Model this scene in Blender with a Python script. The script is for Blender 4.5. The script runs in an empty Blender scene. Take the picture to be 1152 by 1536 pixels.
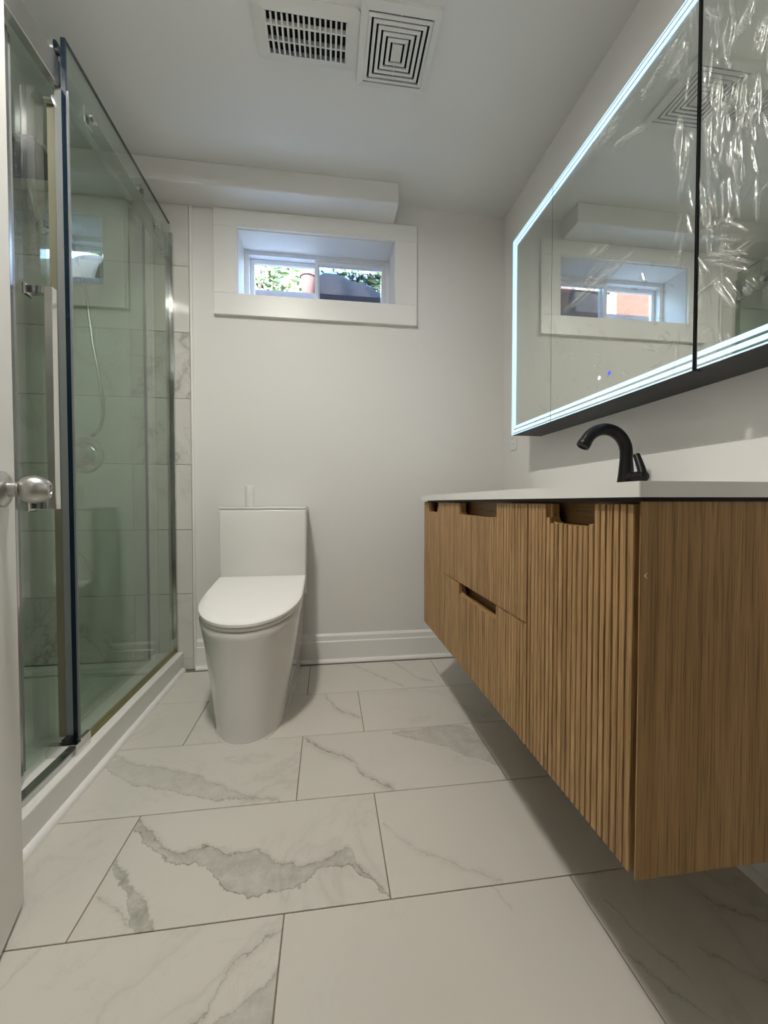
import bpy, bmesh, math, random
import numpy as np
from mathutils import Vector, Matrix

random.seed(7)
rng = np.random.default_rng(11)
S = bpy.context.scene
COL = S.collection
PI = math.pi

# ------------------------------------------------------------------ camera, sky, sun, exposure
cam_d = bpy.data.cameras.new('camera'); cam = bpy.data.objects.new('camera', cam_d); COL.objects.link(cam)
cam.location = (0, 0, 0.8197)
cam.rotation_euler = (math.radians(90 - 1.42), 0, math.radians(-7.854))
cam_d.sensor_fit = 'VERTICAL'; cam_d.sensor_height = 36; cam_d.lens = 611.7 / 1536 * 36
cam_d.clip_start = 0.01
S.camera = cam
W = bpy.data.worlds.new('sky'); S.world = W; W.use_nodes = True
wn = W.node_tree.nodes; wl = W.node_tree.links
sky = wn.new('ShaderNodeTexSky'); sky.sky_type = 'NISHITA'; sky.sun_disc = False
sky.sun_elevation = math.radians(48); sky.sun_rotation = math.radians(200); sky.air_density = 1.2; sky.dust_density = 3
wl.new(sky.outputs[0], wn['Background'].inputs[0]); wn['Background'].inputs[1].default_value = 5.5
sun_d = bpy.data.lights.new('sun', 'SUN'); sun_d.energy = 3.0; sun_d.angle = 0.01; sun_d.color = (1, .95, .86)
sun = bpy.data.objects.new('sun', sun_d); COL.objects.link(sun)
sun.rotation_euler = (math.radians(45), 0, math.radians(-25))
S.view_settings.view_transform = 'Standard'; S.view_settings.look = 'None'
S.view_settings.gamma = 1; S.view_settings.use_curve_mapping = False
S.view_settings.exposure = 0.35
LAMP = 275.0          # radiance of the ceiling lamp's diffuser
LED = 2.0            # radiance of the mirror's light strips

# ------------------------------------------------------------------ dimensions (metres; X right, Y into the room, Z up)
XR, YB, ZC = 0.94, 2.10, 2.334          # right wall, back wall, ceiling
XL, YS = -1.56, 0.56                    # shower's far side wall, shower's near end wall
YF = 0.15                               # room face of the doorway wall

# ------------------------------------------------------------------ material helpers
def srgb(r, g, b):
    f = lambda c: (c / 255 / 12.92) if c / 255 <= .04045 else ((c / 255 + .055) / 1.055) ** 2.4
    return (f(r), f(g), f(b), 1)
class NT:
    def __init__(s, name):
        s.m = bpy.data.materials.new(name); s.m.use_nodes = True
        s.t = s.m.node_tree; s.b = s.t.nodes['Principled BSDF']; s.out = s.t.nodes['Material Output']
    def n(s, typ, **kw):
        x = s.t.nodes.new(typ)
        for k, v in kw.items(): setattr(x, k, v)
        return x
    def l(s, a, b): s.t.links.new(a, b)
    def put(s, sock, v):
        if isinstance(v, (int, float, tuple, list)): sock.default_value = v
        else: s.l(v, sock)
    def math(s, op, a, b=0.0, c=None, clamp=False):
        x = s.n('ShaderNodeMath', operation=op, use_clamp=clamp)
        s.put(x.inputs[0], a); s.put(x.inputs[1], b)
        if c is not None: s.put(x.inputs[2], c)
        return x.outputs[0]
    def noise(s, vec, scale, detail=3, rough=.5, dist=0.0):
        x = s.n('ShaderNodeTexNoise'); x.inputs['Scale'].default_value = scale
        x.inputs['Detail'].default_value = detail; x.inputs['Roughness'].default_value = rough
        x.inputs['Distortion'].default_value = dist
        if vec is not None: s.l(vec, x.inputs['Vector'])
        return x.outputs[0]
    def ramp(s, fac, stops):
        x = s.n('ShaderNodeValToRGB'); e = x.color_ramp.elements
        while len(e) < len(stops): e.new(.5)
        for i, (p, c) in enumerate(stops): e[i].position = p; e[i].color = c
        s.l(fac, x.inputs[0]); return x.outputs[0]
    def mix(s, fac, a, b, typ='MIX'):
        x = s.n('ShaderNodeMix', data_type='RGBA', blend_type=typ)
        s.put(x.inputs[0], fac); s.put(x.inputs[6], a); s.put(x.inputs[7], b)
        return x.outputs[2]
    def bump(s, h, strength=.2, dist=.01):
        x = s.n('ShaderNodeBump'); x.inputs['Strength'].default_value = strength; x.inputs['Distance'].default_value = dist
        s.l(h, x.inputs['Height']); s.l(x.outputs[0], s.b.inputs['Normal'])
    def coord(s, obj=None):
        x = s.n('ShaderNodeTexCoord')
        if obj: x.object = obj
        return x.outputs['Object']
    def mapping(s, vec, scale=(1, 1, 1), loc=(0, 0, 0)):
        x = s.n('ShaderNodeMapping'); x.inputs['Scale'].default_value = scale; x.inputs['Location'].default_value = loc
        s.l(vec, x.inputs['Vector']); return x.outputs[0]
    def rand_offset(s, vec, k=37.0):
        oi = s.n('ShaderNodeObjectInfo'); a = s.n('ShaderNodeVectorMath', operation='MULTIPLY_ADD')
        c = s.n('ShaderNodeCombineXYZ')
        s.l(s.math('MULTIPLY', oi.outputs['Random'], k), c.inputs[0])
        s.l(s.math('MULTIPLY', oi.outputs['Random'], k * 2.3), c.inputs[1])
        s.l(s.math('MULTIPLY', oi.outputs['Random'], k * 1.7), c.inputs[2])
        a.inputs[1].default_value = (1, 1, 1); s.l(vec, a.inputs[0]); s.l(c.outputs[0], a.inputs[2])
        return a.outputs[0]
def plain(name, col, rough=.5, metal=0.0, var=.0, bump=0.0, scale=30, coat=0.0, spec=.5):
    t = NT(name); t.b.inputs['Roughness'].default_value = rough; t.b.inputs['Metallic'].default_value = metal
    t.b.inputs['Coat Weight'].default_value = coat; t.b.inputs['Specular IOR Level'].default_value = spec
    n = t.noise(t.coord(), scale, 4)
    d = tuple(c * (1 - var) for c in col[:3]) + (1,)
    t.l(t.mix(n, d, col), t.b.inputs['Base Color'])
    if bump: t.bump(n, bump, .002)
    return t.m
def emit(name, col, strength):
    t = NT(name); e = t.n('ShaderNodeEmission'); e.inputs[0].default_value = col; e.inputs[1].default_value = strength
    t.l(e.outputs[0], t.out.inputs[0]); return t.m
def thin_glass(name, tint, ior=1.5, rough=0.0, extra=None, crease=0.0):
    t = NT(name)
    geo = t.n('ShaderNodeNewGeometry'); fr = t.n('ShaderNodeFresnel')
    t.l(t.math('MULTIPLY_ADD', geo.outputs['Backfacing'], 1 / ior - ior, ior), fr.inputs[0])
    tr = t.n('ShaderNodeBsdfTransparent'); tr.inputs[0].default_value = tint
    gl = t.n('ShaderNodeBsdfGlossy'); gl.inputs['Roughness'].default_value = rough; gl.inputs[0].default_value = (1, 1, 1, 1)
    mx = t.n('ShaderNodeMixShader'); t.l(fr.outputs[0], mx.inputs[0]); t.l(tr.outputs[0], mx.inputs[1]); t.l(gl.outputs[0], mx.inputs[2])
    last = mx.outputs[0]
    if extra:
        df = t.n('ShaderNodeBsdfDiffuse'); df.inputs[0].default_value = extra[0]
        m2 = t.n('ShaderNodeMixShader'); m2.inputs[0].default_value = extra[1]
        if crease:                                   # pale reflections off the film's folds, painted in as white
            at = t.n('ShaderNodeAttribute'); at.attribute_name = 'crease'
            t.l(t.math('MULTIPLY_ADD', at.outputs['Fac'], crease, extra[1], clamp=True), m2.inputs[0])
        t.l(last, m2.inputs[1]); t.l(df.outputs[0], m2.inputs[2]); last = m2.outputs[0]
    t.l(last, t.out.inputs[0]); return t.m

M = {}
M['paint'] = plain('wall_paint', (.78, .77, .745, 1), .55, var=.015, bump=.05, scale=60)
M['ceil'] = plain('ceiling_paint', (.80, .805, .795, 1), .7, var=.015, bump=.04, scale=50)
M['trim'] = plain('trim_paint', (.84, .835, .81, 1), .35, var=.01, scale=20)
M['doorpaint'] = plain('door_paint', (.80, .79, .75, 1), .4, var=.01, scale=12)
M['grout'] = plain('grout', srgb(138, 128, 112), .9, var=.2, scale=80)
M['wgrout'] = plain('wall_grout', srgb(120, 116, 106), .9, var=.2, scale=80)
M['ceramic'] = plain('glazed_ceramic', (.79, .785, .755, 1), .08, coat=.3)
M['seatplastic'] = plain('seat_plastic', (.87, .86, .825, 1), .22)
M['caulk'] = plain('caulk', (.78, .77, .74, 1), .5)
M['acrylic'] = plain('acrylic', (.80, .80, .77, 1), .2)
M['quartz'] = plain('white_quartz', (.83, .82, .79, 1), .25, var=.03, scale=200)
M['black'] = plain('matte_black', (.006, .006, .007, 1), .4, spec=.3)
M['blackbox'] = plain('black_powder_coat', (.02, .021, .023, 1), .5)
M['rubber'] = plain('black_rubber', (.01, .01, .012, 1), .6)
M['chrome'] = plain('chrome', (.72, .72, .71, 1), .10, 1.0)
M['dullchrome'] = plain('polished_aluminium', (.55, .55, .54, 1), .25, 1.0)
M['nickel'] = plain('satin_nickel', (.56, .55, .53, 1), .3, 1.0, var=.08, scale=120)
M['plastic'] = plain('white_plastic', (.76, .77, .76, 1), .4)
M['vinyl'] = plain('window_vinyl', (.80, .82, .85, 1), .35)
M['dark'] = plain('cavity_shade', (.01, .01, .014, 1), .8)  # near-black colour stands in for the shade inside recesses
M['glass'] = thin_glass('green_shower_glass', (.87, .925, .885, 1))
M['winglass'] = thin_glass('window_glass', (.96, .98, .97, 1))
M['edge'] = plain('glass_edge', (.006, .016, .03, 1), .15)
M['seal'] = plain('vinyl_seal', srgb(124, 128, 128), .25, var=.1)
M['creamseal'] = plain('cream_seal', srgb(112, 110, 90), .4, var=.05)
M['yellowseal'] = plain('yellowed_strip', srgb(128, 118, 62), .4, var=.25, scale=30)
M['mirror'] = plain('silvered_mirror', (.77, .80, .755, 1), 0.004, 1.0)
M['led'] = emit('led_strip_light', (.40, .70, 1.0, 1), LED)
M['bluebtn'] = emit('blue_touch_light', (.05, .09, 1.0, 1), 1.3)
M['whitebtn'] = emit('white_touch_light', (.75, .85, 1.0, 1), 1.3)
M['lamp'] = emit('lamp_diffuser_light', (1.0, .955, .885, 1), LAMP)
M['hallfill'] = emit('hall_fill_glow', (1.0, .945, .86, 1), LAMP * .09)  # weak glow of the added hall fill
M['film'] = thin_glass('clear_film', (.97, .975, .965, 1), ior=1.55, rough=.22, extra=((.85, .85, .83, 1), .012), crease=.55)
M['screen'] = thin_glass('insect_mesh', (.30, .32, .36, 1), ior=1.02)
M['leaf'] = plain('leaf', (.075, .14, .045, 1), .5, var=.6, scale=8)
M['bark'] = plain('bark', (.10, .07, .05, 1), .9, var=.4)
M['terracotta'] = plain('clay_pot', srgb(74, 48, 46), .8, var=.1)
M['tarp'] = plain('dark_tarp', srgb(46, 50, 56), .6, var=.5, scale=14, bump=.6)
M['concrete'] = plain('concrete', srgb(62, 68, 80), .9, var=.3, scale=60, bump=.3)
M['soil'] = plain('soil', srgb(86, 78, 62), .95, var=.5, scale=20)
M['curtain'] = plain('pale_curtained_glass', srgb(190, 200, 208), .1, var=.2)
M['bounce'] = plain('pale_bounce_gravel', (.72, .72, .70, 1), .9, var=.3, scale=90, bump=.6)  # kept pale so the hidden well floor reflects daylight indoors
M['roof'] = plain('roof_shingle', srgb(70, 66, 66), .9, var=.4)
def oak(name, axis, base=(1, 1, 1), rand=True, contrast=1.0):
    t = NT(name); v = t.coord()
    if rand: v = t.rand_offset(v, 11.0)
    sc = {'z': (26, 26, 1.1), 'y': (26, 1.4, 26)}[axis]
    p = t.mapping(v, sc)
    n1 = t.noise(p, 1.0, 6, .6, 1.2)
    n2 = t.noise(t.mapping(v, tuple(c * 20 if c > 5 else c * 7 for c in sc)), 1.0, 3, .6)
    w = t.n('ShaderNodeTexWave', wave_type='BANDS', bands_direction='X', wave_profile='SAW')
    w.inputs['Scale'].default_value = .55; w.inputs['Distortion'].default_value = 6; w.inputs['Detail'].default_value = 3
    w.inputs['Detail Scale'].default_value = .6; t.l(p, w.inputs['Vector'])
    k = lambda r, g, b: tuple(a * c for a, c in zip(srgb(r, g, b)[:3], base)) + (1,)
    c1 = t.ramp(n1, [(.25, k(136, 102, 62)), (.5, k(182, 144, 96)), (.75, k(204, 170, 122))])
    c2 = t.ramp(w.outputs[0], [(0, k(118, 86, 50)), (.35, k(192, 156, 108)), (1, k(184, 148, 100))])
    c = t.mix(.38 * contrast, c1, c2)
    c = t.mix(t.math('MULTIPLY', t.ramp(n2, [(.50, (0, 0, 0, 1)), (.62, (1, 1, 1, 1))]), .72 * contrast), c, k(88, 58, 26))
    t.l(c, t.b.inputs['Base Color']); t.b.inputs['Roughness'].default_value = .5
    t.bump(n2, .15, .001); return t.m
M['oak'] = oak('oak_slat', 'z')
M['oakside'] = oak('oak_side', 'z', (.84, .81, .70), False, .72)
M['oakrail'] = oak('oak_rail', 'y', (.62, .56, .5), False)

def marble(name, wall, veins=None, ref=None, base=(.635, .615, .555, 1), rough=.3):
    """white porcelain with grey-green veins; listed veins are drawn where the photograph has them"""
    t = NT(name)
    loc = t.rand_offset(t.coord(), 23.0)
    warp = t.noise(loc, 3.0, 5, .62)
    r1 = t.math('ABSOLUTE', t.math('SUBTRACT', t.noise(loc, 1.9, 5, .6, .9), .5))
    r2 = t.math('ABSOLUTE', t.math('SUBTRACT', t.noise(loc, 4.3, 6, .65, 1.2), .5))
    big = t.noise(loc, 1.1, 2)
    gate = t.ramp(big, [(.47, (0, 0, 0, 1)), (.62, (1, 1, 1, 1))])
    v1 = t.math('MULTIPLY', t.ramp(r1, [(0, (1, 1, 1, 1)), (.012, (.5, .5, .5, 1)), (.05, (0, 0, 0, 1))]), gate)
    v2 = t.math('MULTIPLY', t.ramp(r2, [(0, (.5, .5, .5, 1)), (.02, (0, 0, 0, 1))]), gate)
    haze = t.math('MULTIPLY', t.ramp(r1, [(0, (.35, .35, .35, 1)), (.11, (0, 0, 0, 1))]), gate)
    amt = t.math('MAXIMUM', v1, t.math('MAXIMUM', v2, haze))
    amt = t.math('MULTIPLY', amt, .62 if wall else .22)
    cloud = t.math('MULTIPLY', t.ramp(t.noise(loc, 2.2, 3), [(.45, (0, 0, 0, 1)), (.8, (1, 1, 1, 1))]), .10)
    c = t.mix(t.math('MAXIMUM', amt, cloud), base, srgb(128, 124, 110))
    if veins:
        pos = t.coord(ref); sp = t.n('ShaderNodeSeparateXYZ'); t.l(pos, sp.inputs[0])
        px, py = sp.outputs[0], sp.outputs[1]
        nz = lambda sc, off, a: t.math('MULTIPLY', t.math('SUBTRACT', t.noise(t.mapping(pos, loc=(off, off, 0)), sc, 4, .65), .5), a)
        jy = t.math('ADD', nz(22, 0, .05), nz(85, 5, .018))
        jx = nz(18, 9, .03)
        wy = t.math('ADD', py, jy); wx = t.math('ADD', px, jx)
        fade = t.ramp(t.noise(pos, 26, 3), [(.3, (.45, .45, .45, 1)), (.6, (1, 1, 1, 1))])
        tone = t.ramp(t.noise(pos, 24, 5, .7), [(.36, (0, 0, 0, 1)), (.64, (1, 1, 1, 1))])
        for up, lo, fill, line, lw, (ty0, ty1, tx0, tx1) in veins:
            xs = [p[0] for p in up] + [p[0] for p in (lo or [])]; ys = [p[1] for p in up] + [p[1] for p in (lo or [])]
            x0, x1 = min(xs) - .004, max(xs) + .004; y0, y1 = min(ys) - .03, max(ys) + .03
            u = t.math('DIVIDE', t.math('SUBTRACT', wx, x0), x1 - x0)
            v = t.math('DIVIDE', t.math('SUBTRACT', wy, y0), y1 - y0)
            def curve(pts):
                fc = t.n('ShaderNodeFloatCurve'); mp = fc.mapping; cv = mp.curves[0]
                pts = sorted(((p[0] - x0) / (x1 - x0), (p[1] - y0) / (y1 - y0)) for p in pts)
                while len(cv.points) < len(pts): cv.points.new(.5, .5)
                for q, (a, b) in zip(cv.points, pts): q.location = (a, b); q.handle_type = 'AUTO_CLAMPED'
                mp.update(); t.l(u, fc.inputs['Value']); return fc.outputs[0]
            inr = t.math('MULTIPLY', t.math('GREATER_THAN', u, 0), t.math('LESS_THAN', u, 1))
            inr = t.math('MULTIPLY', inr, t.math('MULTIPLY', t.math('GREATER_THAN', py, ty0), t.math('LESS_THAN', py, ty1)))
            inr = t.math('MULTIPLY', inr, t.math('MULTIPLY', t.math('GREATER_THAN', px, tx0), t.math('LESS_THAN', px, tx1)))
            h = y1 - y0
            d1 = t.math('MULTIPLY', t.math('SUBTRACT', v, curve(up)), h)
            ln = t.math('SUBTRACT', 1, t.math('DIVIDE', t.math('ABSOLUTE', d1), lw), clamp=True)
            halo = t.math('MULTIPLY', t.math('SUBTRACT', 1, t.math('DIVIDE', t.math('ABSOLUTE', d1), lw * 5), clamp=True), .3)
            ln = t.math('MAXIMUM', ln, halo)
            if lo:
                d2 = t.math('MULTIPLY', t.math('SUBTRACT', v, curve(lo)), h)
                ln2 = t.math('SUBTRACT', 1, t.math('DIVIDE', t.math('ABSOLUTE', d2), lw), clamp=True)
                ln = t.math('MAXIMUM', ln, ln2)
                f = t.math('MULTIPLY', t.math('MULTIPLY_ADD', d1, -120, .5, clamp=True), t.math('MULTIPLY_ADD', d2, 120, .5, clamp=True))
                f = t.math('MULTIPLY', t.math('MULTIPLY', f, inr), t.math('MULTIPLY_ADD', tone, fill * 1.0, fill * .35))
                c = t.mix(f, c, srgb(126, 128, 112))
            a = t.math('MULTIPLY', t.math('MULTIPLY', ln, inr), t.math('MULTIPLY', fade, line))
            c = t.mix(a, c, srgb(92, 86, 68))
    t.l(c, t.b.inputs['Base Color']); t.b.inputs['Roughness'].default_value = rough
    return t.m

# ------------------------------------------------------------------ mesh helpers
def mesh_from(bm, name, smooth=False):
    me = bpy.data.meshes.new(name); bmesh.ops.recalc_face_normals(bm, faces=bm.faces[:]); bm.to_mesh(me); bm.free()
    if smooth:
        for p in me.polygons: p.use_smooth = True
        try: me.set_sharp_from_angle(angle=math.radians(38))
        except Exception: pass
    return me
def link(name, me, mat, parent=None):
    o = bpy.data.objects.new(name, me); COL.objects.link(o)
    if mat is not None and not me.materials: me.materials.append(mat)
    if parent is not None: o.parent = parent
    return o
def obj(name, bm, mat, parent=None, smooth=False): return link(name, mesh_from(bm, name, smooth), M[mat] if isinstance(mat, str) else mat, parent)
def B(*boxes, bevel=0.0, seg=1):
    """boxes given as x0,x1,y0,y1,z0,z1"""
    bm = bmesh.new()
    for (x0, x1, y0, y1, z0, z1) in boxes:
        r = bmesh.ops.create_cube(bm, size=1.0)['verts']
        for v in r: v.co = Vector(((x0 + x1) / 2 + v.co.x * (x1 - x0), (y0 + y1) / 2 + v.co.y * (y1 - y0), (z0 + z1) / 2 + v.co.z * (z1 - z0)))
    if bevel: bmesh.ops.bevel(bm, geom=bm.edges[:], offset=bevel, segments=seg, profile=.5, affect='EDGES')
    return bm
def frame_of(d):
    d = Vector(d).normalized(); a = Vector((0, 0, 1)) if abs(d.z) < .9 else Vector((1, 0, 0))
    u = d.cross(a).normalized(); return u, d.cross(u).normalized()
def tube(pts, rad, n=16, bm=None, caps=True):
    bm = bm or bmesh.new(); pts = [Vector(p) for p in pts]
    rad = rad if isinstance(rad, (list, tuple)) else [rad] * len(pts)
    rings = []; pu = None
    for i, p in enumerate(pts):
        d = (pts[min(i + 1, len(pts) - 1)] - pts[max(i - 1, 0)]).normalized()
        if pu is None: u, v = frame_of(d)
        else: u = (pu - d * pu.dot(d)).normalized(); v = d.cross(u)
        pu = u
        rings.append([bm.verts.new(p + (u * math.cos(2 * PI * k / n) + v * math.sin(2 * PI * k / n)) * rad[i]) for k in range(n)])
    for a, b in zip(rings, rings[1:]):
        for k in range(n): bm.faces.new((a[k], a[(k + 1) % n], b[(k + 1) % n], b[k]))
    if caps: bm.faces.new(rings[0][::-1]); bm.faces.new(rings[-1])
    return bm
def lathe(prof, origin, axis, n=32, bm=None):
    """prof: (distance along axis, radius)"""
    o = Vector(origin); d = Vector(axis).normalized(); u, v = frame_of(d); bm = bm or bmesh.new(); rings = []
    for a, r in prof: rings.append([bm.verts.new(o + d * a + (u * math.cos(2 * PI * k / n) + v * math.sin(2 * PI * k / n)) * max(r, 1e-4)) for k in range(n)])
    for a, b in zip(rings, rings[1:]):
        for k in range(n): bm.faces.new((a[k], a[(k + 1) % n], b[(k + 1) % n], b[k]))
    bm.faces.new(rings[0][::-1]); bm.faces.new(rings[-1]); return bm
def loft(loops, cap0=True, cap1=True, bm=None):
    bm = bm or bmesh.new(); R = [[bm.verts.new(p) for p in l] for l in loops]; n = len(R[0])
    for a, b in zip(R, R[1:]):
        for k in range(n): bm.faces.new((a[k], a[(k + 1) % n], b[(k + 1) % n], b[k]))
    if cap0: bm.faces.new(R[0][::-1])
    if cap1: bm.faces.new(R[-1])
    return bm
def prism(poly, x0, x1, order='yz'):
    """extrude a 2-D outline; 'yz' outline runs along X, 'xz' along Y, 'xy' along Z"""
    f = {'yz': lambda a, b, t: (t, a, b), 'xz': lambda a, b, t: (a, t, b), 'xy': lambda a, b, t: (a, b, t)}[order]
    return loft([[f(a, b, x0) for a, b in poly], [f(a, b, x1) for a, b in poly]])
def rrect(cx, cy, hw, hh, r, n=6):
    out = []
    for (sx, sy, a0) in ((1, 1, 0), (-1, 1, 90), (-1, -1, 180), (1, -1, 270)):
        for k in range(n + 1):
            a = math.radians(a0 + 90 * k / n); out.append((cx + sx * (hw - r) + r * math.cos(a), cy + sy * (hh - r) + r * math.sin(a)))
    return out
def thing(name, label, cat, loc=(0, 0, 0), group=None):
    o = bpy.data.objects.new(name, None); COL.objects.link(o); o.location = loc; o.empty_display_size = .05
    return tag(o, label, cat, group)
def tag(o, label, cat, group=None):
    o['label'] = label; o['category'] = cat
    if group: o['group'] = group
    return o
def struct(o, label=None, cat=None):
    o['kind'] = 'structure'
    if label: o['label'] = label
    if cat: o['category'] = cat
    return o
def settle(root):
    """parts are written in room coordinates; bring them under a root that stands elsewhere"""
    inv = Matrix.Translation(-root.location)
    for c in root.children:
        c.matrix_parent_inverse = inv
    return root

# ------------------------------------------------------------------ floor
ROW0, RH, TL = 0.8123, 0.3104, 0.6127
floor = struct(obj('floor', B((XL - .2, XR + .2, -1.9, YB + .1, -.14, -.0025)), 'grout'), 'white marble-look tiled bathroom floor with grey veins', 'floor')
AB = (.812, 1.123, -.485, .128); BCl = (1.123, 1.434, -.72, -.088); BCm = (1.123, 1.434, -.088, .528)
veins = [
 ([(-.488,1.107),(-.405,1.032),(-.342,.987),(-.298,.996),(-.23,.972),(-.157,.962),(-.114,.928),(-.067,.919),(-.013,.924),(.048,.949),(.061,.902),(.086,.875),(.124,.819)],
  [(-.47,1.065),(-.412,1.011),(-.34,.959),(-.285,.949),(-.259,.922),(-.225,.889),(-.184,.866),(-.12,.859),(-.071,.868),(-.035,.879),(-.009,.905),(.042,.905),(.064,.881),(.087,.864),(.124,.814)], .36, .85, .0028, AB),
 ([(-.468,.972),(-.406,.905),(-.373,.873),(-.347,.836),(-.331,.805)], [(-.479,.966),(-.441,.922),(-.415,.888),(-.388,.842),(-.358,.806)], .6, .5, .0022, AB),
 ([(-.472,.899),(-.425,.864),(-.385,.831)], None, 0, .45, .003, AB),
 ([(-.682,1.401),(-.61,1.356),(-.503,1.316),(-.398,1.27),(-.304,1.211),(-.215,1.152),(-.138,1.134)],
  [(-.68,1.343),(-.607,1.283),(-.542,1.244),(-.467,1.219),(-.37,1.178),(-.29,1.154),(-.214,1.146),(-.138,1.128)], .2, .5, .0032, BCl),
 ([(-.077,1.406),(.005,1.326),(.071,1.281),(.099,1.218),(.186,1.13)], None, 0, .75, .0065, BCm),
 ([(.23,1.415),(.3,1.416),(.354,1.427),(.469,1.426),(.526,1.375)], [(.228,1.401),(.291,1.363),(.38,1.315),(.437,1.259),(.528,1.191)], .26, .42, .0045, BCm),
 ([(-.009,1.721),(.032,1.608),(.122,1.529)], None, 0, .6, .007, (1.434, 1.744, -.49, .126)),
 ([(.129,2.028),(.208,1.925),(.329,1.772)], None, 0, .5, .006, (1.744, 2.06, -.09, .53)),
 ([(.303,2.071),(.364,1.964),(.414,1.84),(.47,1.80)], None, 0, .5, .007, (1.744, 2.06, -.09, .53)),
 ([(-.097,.782),(-.153,.745),(-.184,.706),(-.192,.677),(-.209,.655),(-.26,.60)], None, 0, .6, .004, (.50, .812, -.70, -.088)),
 ([(-.088,.715),(-.118,.688),(-.148,.667),(-.178,.645),(-.22,.60)], [(-.088,.62),(-.118,.63),(-.148,.64),(-.178,.635),(-.22,.59)], 0.34, .5, .0025, (.50, .812, -.70, -.088)),
 ([(.567,.74),(.588,.666),(.612,.612)], None, 0, .55, .004, (.50, .812, .527, 1)),
 ([(.774,.726),(.81,.693),(.854,.67),(.91,.655)], None, 0, .65, .004, (.50, .812, .527, 1)),
 ([(.68,.64),(.708,.61),(.739,.577),(.79,.55)], None, 0, .6, .004, (.50, .812, .527, 1)),
 ([(.529,.662),(.57,.593),(.599,.552)], None, 0, .5, .003, (.50, .812, .527, 1)),
 ([(.143,1.008),(.184,.944),(.257,.887),(.297,.862),(.329,.841),(.368,.821)], None, 0, .4, .0035, (.812, 1.123, .128, .74)),
 ([(.345,.81),(.352,.785),(.36,.765)], None, 0, .35, .003, (.50, .812, -.088, .527)),
 ([(-.56,.70),(-.544,.765),(-.527,.80)], None, 0, .35, .004, (.50, .812, -.70, -.088)),
]
M['floortile'] = marble('floor_marble', False, veins, floor)
M['walltile'] = marble('shower_marble', True, rough=.06, base=(.68, .67, .63, 1))
TBM = {}
def tile_mesh(w, h, th, plane):
    key = (round(w, 3), round(h, 3), plane)
    if key not in TBM:
        if plane == 'floor': bm = B((-w / 2, w / 2, -h / 2, h / 2, -th, 0))
        elif plane == 'xz': bm = B((-w / 2, w / 2, -th, 0, -h / 2, h / 2))
        else: bm = B((0, th, -w / 2, w / 2, -h / 2, h / 2))
        bmesh.ops.bevel(bm, geom=[e for e in bm.edges if True], offset=.0008, segments=1, affect='EDGES')
        me = mesh_from(bm, 'tile'); me.materials.append(M['floortile' if plane == 'floor' else 'walltile']); TBM[key] = me
    return TBM[key]
G = .0026
for k in range(-3, 5):
    y0, y1 = ROW0 + (k - 1) * RH, ROW0 + k * RH
    y1 = min(y1, YB); y0 = max(y0, YF - .12)
    if y1 - y0 < .02: continue
    off = (.1265 if k % 2 == 1 else -.0885)
    x = off - 3 * TL - (TL / 2 if False else 0)
    while x < XR:
        a, b = max(x, -.83), min(x + TL, XR)
        if b - a > .02:
            o = link('tile', tile_mesh(b - a - G, y1 - y0 - G, .008, 'floor'), None, floor); o.location = ((a + b) / 2, (y0 + y1) / 2, 0)
        x += TL

# ------------------------------------------------------------------ walls, ceiling, soffit
OX0, OX1, OZ0, OZ1 = -.43, .342, 1.836, 2.147           # window opening
wt = .24
wall_back = struct(obj('wall_back', B((XL - .2, OX0, YB, YB + wt, -.14, ZC + .2), (OX1, XR + .2, YB, YB + wt, -.14, ZC + .2),
    (OX0, OX1, YB, YB + wt, -.14, OZ0), (OX0, OX1, YB, YB + wt, OZ1, ZC + .2)), 'paint'), 'off-white painted back wall with the small high window', 'wall')
wall_right = struct(obj('wall_right', B((XR, XR + .2, -.02, YB, -.14, ZC)), 'paint'), 'off-white painted wall behind the vanity and mirror', 'wall')
wall_left = struct(obj('wall_left', B((XL - .2, XL, YF, YB, -.14, ZC)), 'wgrout'), 'marble tiled side wall inside the shower', 'wall')
wall_shower = struct(obj('wall_shower_end', B((XL, -.72, YF, YS, -.14, ZC)), 'paint'), 'wall closing the shower behind the open door', 'wall')
wall_front = struct(obj('wall_front', B((-.72, -.40, .03, YF, -.14, ZC), (.40, XR, .03, YF, -.14, ZC), (-.40, .40, .03, YF, 2.06, ZC)), 'paint'), 'wall around the doorway', 'wall')
struct(obj('ceiling', B((XL - .2, XR + .2, -1.9, YB, ZC, ZC + .2)), 'ceil'), 'plain white painted ceiling', 'ceiling')
struct(obj('wall_hall_left', B((-1.0, -.9, -1.9, .03, -.14, ZC)), 'paint'), 'hall wall outside the doorway', 'wall')
struct(obj('wall_hall_right', B((1.14, 1.24, -1.9, -.02, -.14, ZC)), 'paint'), 'hall wall outside the doorway', 'wall')
struct(obj('wall_hall_back', B((-.9, 1.14, -1.9, -1.8, -.14, ZC)), 'paint'), 'hall wall facing the doorway', 'wall')
struct(obj('wall_hall_end', B((-1.0, -.72, .03, YF, -.14, ZC)), 'paint'), 'wall end beside the doorway', 'wall')
SZ = 2.236
struct(obj('wall_soffit', B((XL, .34, 1.945, YB, SZ, ZC), bevel=.003), 'paint'), 'white boxed soffit running above the window', 'soffit')

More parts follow.
